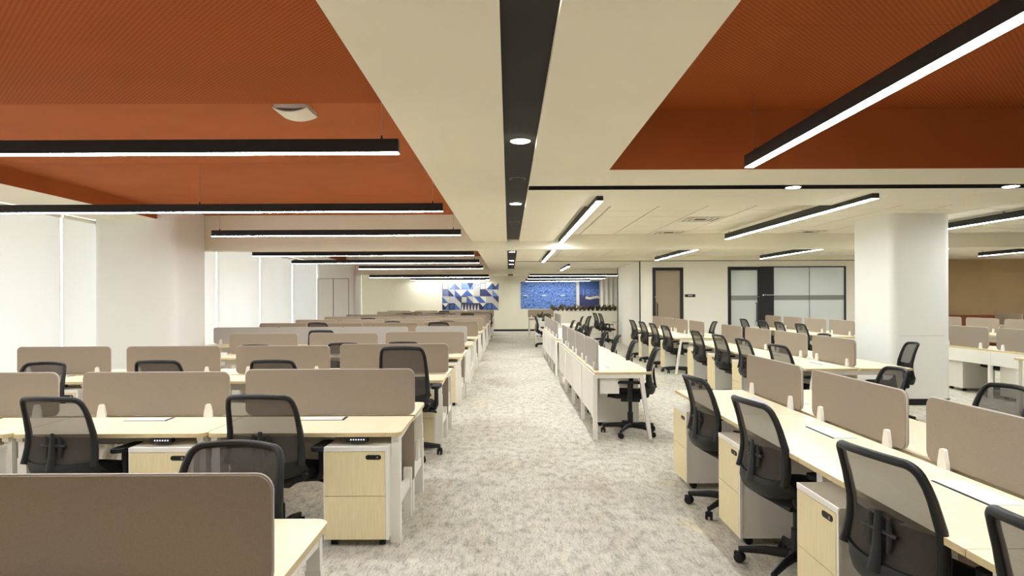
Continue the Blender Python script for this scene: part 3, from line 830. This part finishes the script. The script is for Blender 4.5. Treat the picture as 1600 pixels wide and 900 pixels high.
# chairs on the left: (row phrase, x, y, heading, height scale)
LCH = [('behind the front left screen, only its back showing', -1.15, 2.36, 172, .97),
       ('facing the second left row beside the drawer unit nearest the aisle', -1.45, 4.08, -5, 1.0),
       ('facing the second left row at the left edge of the picture', -2.68, 4.10, -8, .99),
       ('between second and third left rows at the far left edge', -4.20, 5.55, 176, 1.0),
       ('facing the third left row, nearest the aisle', -.98, 6.28, -3, 1.12),
       ('facing the third left row, second from the aisle', -2.20, 6.28, 0, 1.0),
       ('facing the third left row, third from the aisle', -3.28, 6.28, 2, 1.0),
       ('facing the fourth left row, beside the aisle', -1.44, 9.05, 0, .98),
       ('facing the fourth left row, second from the aisle', -2.22, 8.88, 3, .98),
       ('facing the fourth left row, third from the aisle', -3.36, 8.88, -3, .96),
       ('facing the fifth left row, beside the aisle', -1.86, 11.22, 0, .98),
       ('facing the fifth left row, second from the aisle', -3.2, 11.22, 4, 1.04),
       ('facing the fifth left row, third from the aisle', -4.3, 11.22, 0, .98)]
for lab, x, y, a, s in LCH: chair('black mesh chair ' + lab, x, y, a, s)
for r in range(5, 11):
    for k in range(3):
        x = XR - DWD * (k + .5) + random.uniform(-.25, .25)
        chair('black mesh chair facing the %s left row, %s' % (ORD[r], PLACE[k]), x, ROWS[r] - .97, random.uniform(-12, 12), random.choice((.99, 1.04, 1.1)), True)
chair('black mesh chair at the aisle end of the far side of the tenth left row', -.95, ROWS[9] + .9, 160, 1.0, True)

# ------------------------------------------------------------------ right side benches
ZR = 0.73
def desktop_mesh(w, d, rounded):
    bm = new(); prism(bm, rrect(0, d, 0, w, .04, 5, rounded), ZR - .025, ZR, 'z', 1); bevel(bm, .002, 1)
    return bm
def a_leg(bm, xa, xb, y, z1):
    """slanted square leg from (xa, top) to (xb, floor)"""
    prism(bm, [(xa - .022, z1), (xa + .022, z1), (xb + .018, 0), (xb - .018, 0)], y - .03, y + .03, 'y')

def bench(phr, xc, y0, n, pitch=1.19, screens=True, names=None, ped=True):
    """double sided bench along y; xc centre, y0 near end"""
    L = n * pitch
    t = thing('bench_desk', 'maple topped double bench with white legs, ' + phr, 'desk', (xc, y0, 0), 0, 'double benches on the right')
    flm = None
    for s in (-1, 1):
        for k in range(n):
            bm = new()
            x0, x1 = (-.60, -.02) if s < 0 else (.02, .60)
            prism(bm, [(x0, k * pitch + .002), (x1, k * pitch + .002), (x1, (k + 1) * pitch - .002), (x0, (k + 1) * pitch - .002)], ZR - .025, ZR, 'z', 1)
            bevel(bm, .002, 1)
            d = obj('desktop', bm, ['top_y', 'edge'], t)
            bm = new(); xx = -.20 if s < 0 else .085
            box(bm, xx, xx + .125, (k + .5) * pitch - .17, (k + .5) * pitch + .17, ZR, ZR + .003); fl = obj('cable_flap', bm, 'flap', t)
            bm = new(); box(bm, xx - .012, xx - .001, (k + .5) * pitch - .17, (k + .5) * pitch + .17, ZR, ZR + .002); obj('brush_slot', bm, 'dark', fl)
    for k in range(n + 1):
        yy = min(max(k * pitch, .06), L - .06)
        for s in (-1, 1):
            bm = new(); a_leg(bm, s * .47, s * (.57 if k in (0, n) else .47), yy, ZR - .025); obj('leg', bm, 'white', t)
        bm = new(); box(bm, -.49, .49, yy - .025, yy + .025, ZR - .075, ZR - .026); obj('leg_crossbar', bm, 'white', t)
    for s in (-1, 1):
        bm = new(); box(bm, s * .3 - .025, s * .3 + .025, .06, L - .06, ZR - .075, ZR - .0265); obj('rail', bm, 'white', t)
    bm = new(); box(bm, -.14, .14, .3, L - .3, ZR - .2, ZR - .19); box(bm, -.14, -.13, .3, L - .3, ZR - .19, ZR - .08); box(bm, .13, .14, .3, L - .3, ZR - .19, ZR - .08); obj('cable_tray', bm, 'white', t)
    for k in range(n):
        nm = (names or ORD)[k]
        screen('taupe desk screen, bench %s, %s from near end' % (phr, ORD[k]), xc, y0 + (k + .5) * pitch, ZR, 1.02, PI / 2)
        if ped and not (k == 0 and y0 < 2):
            pedestal('maple drawer unit, bench %s, %s from near end' % (phr, ORD[k]), xc - .615, y0 + (k + 1) * pitch - .26, -90)
    return t
# near right bench
R1Y = 5.62 - 1.19 * 4
bench('in the right foreground', 2.045, R1Y, 4)
bench('left of the square pillar', 3.93, 7.25, 4)
bench('before the narrow glass door', 3.93, 12.95, 4)
bench('before the meeting room glass', 7.1, 13.2, 4, ped=False)
bench('right of the pillar, towards the brown wall', 10.75, 12.9, 3, ped=False)
bench('against the brown wall at far right', 14.2, 15.4, 3, ped=False)

def single_bench(phr, x0, y0, n, pitch=1.19, low=.23, frames=True):
    L = n * pitch
    t = thing('bench_desk', 'single sided maple bench with white front panel, ' + phr, 'desk', (x0, y0, 0), 0, 'single benches with white front panels')
    for k in range(n):
        bm = new(); box(bm, 0, .62, k * pitch + .002, (k + 1) * pitch - .002, ZR - .025, ZR); bevel(bm, .002, 1)
        for f in bm.faces: f.material_index = 0 if abs(f.normal.z) > .9 else 1
        obj('desktop', bm, ['top_y', 'edge'], t)
        bm = new(); box(bm, .10, .21, (k + .5) * pitch - .15, (k + .5) * pitch + .15, ZR, ZR + .003); fl = obj('cable_flap', bm, 'flap', t)
        bm = new(); box(bm, .213, .218, (k + .5) * pitch - .15, (k + .5) * pitch + .15, ZR, ZR + .002); obj('brush_slot', bm, 'dark', fl)
        bm = new(); box(bm, -.008, .008, k * pitch + .03, (k + 1) * pitch - .002, low, ZR - .026); bevel(bm, .002, 1); obj('front_panel', bm, 'white', t)
    for k in range(n + 1):
        yy = min(max(k * pitch, .025), L - .025)
        bm = new(); box(bm, -.02, .025, yy - .025, yy + .025, 0, ZR - .026); obj('leg', bm, 'white', t)
        bm = new(); a_leg(bm, .50, .60, yy, ZR - .026); obj('slanted_leg', bm, 'white', t)
        bm = new(); box(bm, .025, .50, yy - .02, yy + .02, ZR - .066, ZR - .0265); obj('leg_crossbar', bm, 'white', t)
        if k < n and low < .3:
            bm = new(); box(bm, .06, .27, yy + .03, yy + .05, ZR - .24, ZR - .03); obj('cable_box', bm, 'white', t)
    for k in range(n):
        screen('grey desk screen, white-fronted bench %s, %s from near end' % (phr, ORD[k]), x0 + .04, y0 + (k + .5) * pitch, ZR, 1.02, PI / 2, .33, True, None, 'screen_cool' if low < .3 else 'screen')
        pedestal('drawer unit, white-fronted bench %s, %s from near end' % (phr, ORD[k]), x0 + .60, y0 + (k + 1) * pitch - .26, 90)
    return t
single_bench('at the aisle', .93, 7.0, 4)
single_bench('farther along the aisle', .93, 12.75, 4)
single_bench('set back near the planter', 1.45, 18.6, 2)
single_bench('right of the square pillar', 7.25, 8.55, 3, low=.50)

# chairs on the right: seat centre is ~.28 from the back
RCH = []
for k, (x, yy, a) in enumerate(((1.60, 4.66, -84), (1.60, 3.60, -82), (1.61, 2.42, -80), (1.60, 1.60, -84))):
    RCH.append(('on aisle side of right foreground bench, %s from far end' % ORD[k], x, yy, a, 1.0))
RCH += [('on right side of right foreground bench, by its far end', 2.76, 5.1, 84, 1.0),
        ('on right side of right foreground bench, second from far end', 2.84, 4.05, 88, 1.0)]
for k, (x, yy, a) in enumerate(((3.46, 11.1, -86), (3.46, 9.9, -84), (3.46, 8.87, -86), (3.46, 7.72, -82))):
    RCH.append(('on aisle side of bench left of pillar, %s from far end' % ORD[k], x, yy, a, 1.0))
RCH += [('pulled up between the square pillar and the bench end', 4.68, 8.0, 76, 1.0),
        ('on right side of bench left of pillar, near its middle', 4.55, 9.9, 90, 1.0)]
for k, (x, yy, a) in enumerate(((3.46, 16.78, -86), (3.46, 15.56, -84), (3.46, 14.4, -86), (3.46, 13.3, -84))):
    RCH.append(('on aisle side of bench before narrow glass door, %s from far end' % ORD[k], x, yy, a, 1.0))
RCH.append(('at the right side of the bench before the narrow glass door', 4.62, 15.4, 84, 1.0))
for k, (x, yy, a) in enumerate(((6.5, 17.2, -86), (6.52, 16.0, -84), (6.52, 15.0, -88), (6.52, 13.9, -86))):
    RCH.append(('left of bench before meeting room glass, %s from far end' % ORD[k], x, yy, a, 1.0))
RCH.append(('on the right of the bench before the meeting room glass', 7.75, 13.9, 90, 1.0))
for k, (x, yy, a) in enumerate(((1.37, 7.32, 78), (1.37, 8.6, 80), (1.37, 9.85, 82), (1.36, 11.0, 84))):
    RCH.append(('at nearer white-fronted aisle bench, %s from near end' % ORD[k], x, yy, a, 1.0))
for k, (x, yy, a) in enumerate(((1.37, 12.98, 84), (1.37, 14.22, 82), (1.37, 15.4, 84), (1.37, 16.6, 86))):
    RCH.append(('at farther white-fronted aisle bench, %s from near end' % ORD[k], x, yy, a, 1.0))
RCH += [('at the far bench near the planter, left side', 1.12, 20.6, -90, 1.0),
        ('at the far bench near the planter, nearest on its right side', 2.02, 18.4, 70, 1.06),
        ('at the far bench near the planter, farther on its right side', 2.0, 20.1, 84, 1.0),
        ('facing the desk at the end of the return wall, left one', 3.30, 22.9, -82, 1.05),
        ('facing the desk at the end of the return wall, right one', 3.38, 22.1, -86, 1.05),
        ('behind the white-fronted bench right of the pillar', 7.73, 10.12, 84, 1.0),
        ('at the bench towards the brown wall, turned sideways', 11.35, 14.3, 60, 1.08),
        ('at the bench towards the brown wall, right side', 11.45, 13.5, 95, 1.05)]
for lab, x, y, a, s in RCH: chair('black mesh chair ' + lab, x, y, a, s)

# small desk by the return wall, and the desk corner at the right edge
def small_desk(label, x0, x1, y0, y1, ped):
    t = thing('work_table', label, 'desk', (x0, y0, 0))
    w, d = x1 - x0, y1 - y0
    bm = new(); prism(bm, rrect(0, w, 0, d, .03, 4), ZR - .025, ZR, 'z', 1); bevel(bm, .002, 1); obj('desktop', bm, ['top_x', 'edge'], t)
    for a in (.05, w - .05):
        for b in (.05, d - .05):
            bm = new(); prism(bm, rrect(a - .025, a + .025, b - .025, b + .025, .006, 2), 0, ZR - .025); obj('leg', bm, 'white', t)
    bm = new(); box(bm, .08, w - .08, .03, .05, ZR - .09, ZR - .026); obj('rail', bm, 'white', t)
    return t
small_desk('small maple desk at the end of the return wall', 3.72, 4.9, 22.75, 23.4, False)
pedestal('maple drawer unit under the small desk at the return wall', 3.98, 22.73, 0)
small_desk('maple desk whose corner shows at the right picture edge', 6.62, 7.8, 7.3, 8.5, False)
pedestal('maple drawer unit under the desk at the right picture edge', 6.88, 7.98, 0)
# far desk with screen beyond the aisle bench
small_desk('far maple desk with grey screen beside the aisle end', .80, 1.9, 26.6, 27.6, False)
screen('wide grey screen on the far desk before the blue wave picture', 1.35, 27.3, ZR, 1.08, 0, .33, True)
# white side cabinet with plant
t = thing('side_cabinet', 'white open side cabinet at the far end of the aisle', 'cabinet', (.88, 21.6, 0))
bm = new(); box(bm, 0, .40, 0, .45, .30, .74); bevel(bm, .004, 1); obj('body', bm, 'white', t)
for x in (.0, .37):
    for yy in (.0, .42):
        bm = new(); prism(bm, rrect(x, x + .03, yy, yy + .03, .004, 2), 0, .30); obj('leg', bm, 'white', t)
bm = new(); box(bm, -.01, .41, -.01, .46, .74, .76); bevel(bm, .003, 1); obj('top_panel', bm, 'white', t)
chair('black mesh chair tucked by the far desk at the aisle end', 1.45, 26.2, 5, .95, True)

def leaf_blade(bm, base, d, L, w, bend):
    base = Vector(base); d = Vector(d).normalized(); side = d.cross(Vector((0, 0, 1)))
    side = side.normalized() if side.length > 1e-3 else Vector((1, 0, 0))
    prev = None
    for k in range(5):
        s = k / 4; c = base + d * (L * s) + Vector((0, 0, -bend * s * s)); ww = w * math.sin(PI * (0.12 + .86 * s)) + .001
        a, b, m_ = bm.verts.new(c - side * ww), bm.verts.new(c + side * ww), bm.verts.new(c + Vector((0, 0, -.15 * ww)))
        if prev:
            bm.faces.new([prev[0], prev[2], m_, a]); bm.faces.new([prev[2], prev[1], b, m_])
        prev = (a, b, m_)
t = thing('potted_plant', 'small dark leafed plant standing on the white side cabinet', 'plant', (1.04, 21.8, .76))
bm = new(); lathe(bm, [(.06, 0), (.085, .13), (.075, .13), (.07, .11)], n=16); obj('pot', bm, 'flap', t, smooth=True)
bm = new(); lathe(bm, [(.07, .105), (.07, .11)], n=14); obj('soil', bm, 'soil', t)
for k in range(11):
    a = k * 2.4; e = random.uniform(.3, 1.3)
    bm = new(); leaf_blade(bm, (0, 0, .11), (math.cos(a), math.sin(a), e * 1.1), random.uniform(.22, .4), .035, .06); obj('leaf', bm, 'leaf2', t)

# planter with dry plants
t = thing('planter_box', 'long cream planter wall below the blue wave picture', 'planter', (1.72, 26.0 + 1.9, 0))
PX0, PX1, PY = 1.85, 4.75, 28.1
t.location = (PX0, PY, 0)
PLW = PX1 - PX0
for k in range(2):
    bm = new(); box(bm, PLW * k / 2 + .002, PLW * (k + 1) / 2 - .002, 0, .02, .03, .90); bevel(bm, .003, 1); obj('front_panel', bm, 'cream', t)
bm = new(); box(bm, 0, PLW, -.012, .4, .90, .985); obj('top_band', bm, 'cream', t)
bm = new(); box(bm, .01, PLW - .01, .02, .4, 0, .90); obj('body', bm, 'cream', t)
bm = new(); box(bm, .03, PLW - .03, .02, .37, .98, .992); obj('soil', bm, 'soil', t)
for k in range(15):
    p = thing('dry_plant', 'bushy dry plant in the cream planter, %s from its left end' % (ORD[k] if k < 12 else ['thirteenth', 'fourteenth', 'fifteenth'][k - 12]), 'plant', (PX0 + .12 + k * (PLW - .24) / 14, PY + .18 + random.uniform(-.06, .06), .992), 0, 'plants in the planter')
    for m_ in ('leaf', 'leaf2'):
        for q in range(7):
            a = random.uniform(0, 2 * PI)
            bm = new(); leaf_blade(bm, (0, 0, 0), (math.cos(a), math.sin(a), random.uniform(.6, 2.0)), random.uniform(.2, .42), .045, .04); obj('leaf', bm, m_, p)

# ------------------------------------------------------------------ far wall pictures
AX0, AZ0, CW, CH = -3.15, 1.02, 2.67 / 9, 1.27 / 4
t = thing('tile_artwork', 'blue and white geometric patchwork panel on the far cream wall', 'wall art', (AX0, YF - .03, AZ0))
bm = new(); box(bm, 0, CW * 9, .0, .03, 0, CH * 4); obj('backing_board', bm, 'offw', t)
def tri(bm, a, b, c, mi, d=-.008):
    A = [(p[0] * CW, p[1] * CH) for p in (a, b, c)]
    prism2(bm, A, mi, d)
def prism2(bm, A, mi, d=-.008):
    for f in prism(bm, A, d, 0, 'y', mi): f.material_index = mi
def rect(bm, x0, x1, y0, y1, mi, d=-.008): prism2(bm, [(x0 * CW, y0 * CH), (x1 * CW, y0 * CH), (x1 * CW, y1 * CH), (x0 * CW, y1 * CH)], mi, d)
PAL = ['offw', 'blue1', 'blue2', 'navy', 'ink', 'grey', 'slate']
W_, B1_, B2_, N_, I_, G_, S_ = range(7)
def cell(col, row, spec):
    bm = new(); k = spec[0]
    def hs(mi, y0, y1, n=3, x0=.02, x1=.98):
        for i in range(n):
            a = y0 + (y1 - y0) * (i + .25) / n; rect(bm, x0, x1, a, a + (y1 - y0) * .4 / n, mi, -.010)
    rect(bm, .004, .996, .004, .996, spec[1], -.004)
    if k == 'll': tri(bm, (0, 0), (1, 0), (0, 1), spec[2])
    elif k == 'lls': hs(G_, 0, 1, 4); tri(bm, (0, 0), (1, 0), (0, 1), spec[2], -.012)
    elif k == 'lr': tri(bm, (0, 0), (1, 0), (1, 1), spec[2])
    elif k == 'ur': tri(bm, (1, 0), (1, 1), (0, 1), spec[2])
    elif k == 'ul': tri(bm, (0, 0), (1, 1), (0, 1), spec[2])
    elif k == 'up': tri(bm, (0, 0), (1, 0), (.5, .9), spec[2])
    elif k == 'dn': tri(bm, (0, 1), (.5, .1), (1, 1), spec[2])
    elif k == 'v': tri(bm, (0, 1), (.5, .45), (1, 1), W_); tri(bm, (.45, 0), (1, 0), (1, 1), spec[2], -.010)
    elif k == 'fr':
        rect(bm, .1, .9, .1, .9, spec[2])
        for i in range(3):
            rect(bm, .1, .9, .22 + .22 * i, .28 + .22 * i, G_, -.010); rect(bm, .22 + .22 * i, .28 + .22 * i, .1, .9, G_, -.0105)
    elif k == 'sq':
        rect(bm, .12, .88, .12, .88, spec[2])
        for a, b in ((.3, .3), (.6, .3), (.45, .55), (.65, .65)): rect(bm, a, a + .1, b, b + .1, B2_, -.011)
    elif k == 'st': hs(G_, 0, 1, 4)
    elif k == 'sv':
        for i in range(4): rect(bm, .06 + .25 * i, .18 + .25 * i, .02, .98, spec[2] if i % 2 else G_, -.010)
    elif k == 'svd':
        for i in range(4): rect(bm, .06 + .25 * i, .18 + .25 * i, .02, .98, G_, -.010)
        tri(bm, (0, 1), (1, 0), (1, 1), spec[2], -.013)
    elif k == 'zz':
        for i in range(2):
            tri(bm, (.5 * i, 1), (.5 * i + .25, 0), (.5 * i + .5, 1), I_); tri(bm, (.5 * i + .1, 0), (.5 * i + .25, .95), (.5 * i + .36, 0), W_, -.011)
    elif k == 'arc':
        hs(G_, 0, .4, 2); prism2(bm, [((.5 + .42 * math.cos(a * PI / 8)) * CW, (.7 + .28 * math.sin(a * PI / 8)) * CH) for a in range(16)], B2_, -.010)
        rect(bm, .4, .55, .42, .98, W_, -.012)
    o = obj('art_tile', bm, PAL, t, (col * CW, 0, (3 - row) * CH))
rows = [[('fr', N_, W_), ('lr', W_, B2_), ('ll', W_, S_), ('dn', B2_, B2_), ('dn', B2_, N_), ('arc', W_), ('fr', N_, W_), ('lr', W_, B1_), ('v', N_, B1_)],
        [('solid', S_), ('lls', W_, N_), ('ll', W_, B1_), ('lr', W_, B1_), ('ll', W_, B1_), ('st', W_), ('solid', N_), ('lls', W_, N_), ('ll', W_, B2_)],
        [('lls', W_, B1_), ('sv', W_, B2_), ('svd', W_, N_), ('fr', I_, W_), ('lls', W_, B1_), ('ur', W_, B1_), ('ll', W_, B1_), ('sv', W_, B2_), ('svd', W_, N_)],
        [('v', I_, B1_), ('sq', I_, N_), ('lls', W_, B1_), ('zz', N_), ('zz', N_), ('zz', N_), ('v', I_, B1_), ('sq', I_, B1_), ('lls', W_, B1_)]]
for r in range(4):
    for c_ in range(9): cell(c_, r, rows[r][c_])
t = thing('wave_picture', 'long blue wave patterned panel with three small white marks', 'wall art', (.57, YF - .03, 1.06))
bm = new(); box(bm, 0, 2.62, 0, .03, 0, 1.27); bevel(bm, .003, 1); obj('printed_panel', bm, 'wave', t)
for x, w in ((.10, .24), (.98, .26), (1.86, .24)):
    bm = new(); prism(bm, [(x, .60), (x + w, .60), (x + w * .85, .64), (x + w * .6, .645), (x + w * .5, .67), (x + w * .35, .645), (x + w * .05, .63)], -.006, 0, 'y'); obj('white_mark', bm, 'offw', t)
t = thing('year_picture', 'navy panel with pale year number and ribbon, right of the wave picture', 'wall art', (3.34, YF - .03, 1.10))
bm = new(); box(bm, 0, 1.15, 0, .03, 0, 1.25); bevel(bm, .003, 1); obj('printed_panel', bm, 'navy', t)
bm = new(); box(bm, .004, 1.146, -.003, 0, .62, 1.246); obj('blue_field', bm, 'blue1', t)
text('lettering', '1850', .44, (.08, -.004, .56), 'blue2', t)
bm = new(); prism(bm, [(.28, .42), (.5, .38), (.8, .44), (1.1, .42), (1.1, .52), (.8, .56), (.5, .50), (.3, .54)], -.012, -.004, 'y'); obj('ribbon', bm, 'offw', t)
# sheer curtain at the far right, beside the year picture
t = thing('curtain', 'white pleated sheer curtain right of the navy year panel', 'curtain', (4.25, YF - .25, 0))
bm = new(); sheet(bm, lambda u, v: (u * 2.4, .05 * math.sin(u * 2 * PI * 11), .04 + v * 2.75), 110, 2); obj('fabric', bm, 'curtain', t, smooth=True)
bm = new(); box(bm, 0, 2.4, -.05, .05, 2.79, 2.83); obj('track', bm, 'white', t)
# low red wood cabinet by the brown wall
t = thing('low_cabinet', 'low red brown wooden cabinet along the brown wall', 'cabinet', (12.7, 20.05, 0))
bm = new(); box(bm, 0, 8.8, 0, .43, .05, .92); obj('body', bm, 'redwood', t)
bm = new(); box(bm, -.02, 8.82, -.02, .44, .92, .96); bevel(bm, .004, 1); obj('top_panel', bm, 'redwood', t)
for k in range(8):
    bm = new(); box(bm, k * 1.1 + .01, (k + 1) * 1.1 - .01, -.015, 0, .08, .90); bevel(bm, .003, 1); obj('cabinet_door', bm, 'redwood', t)
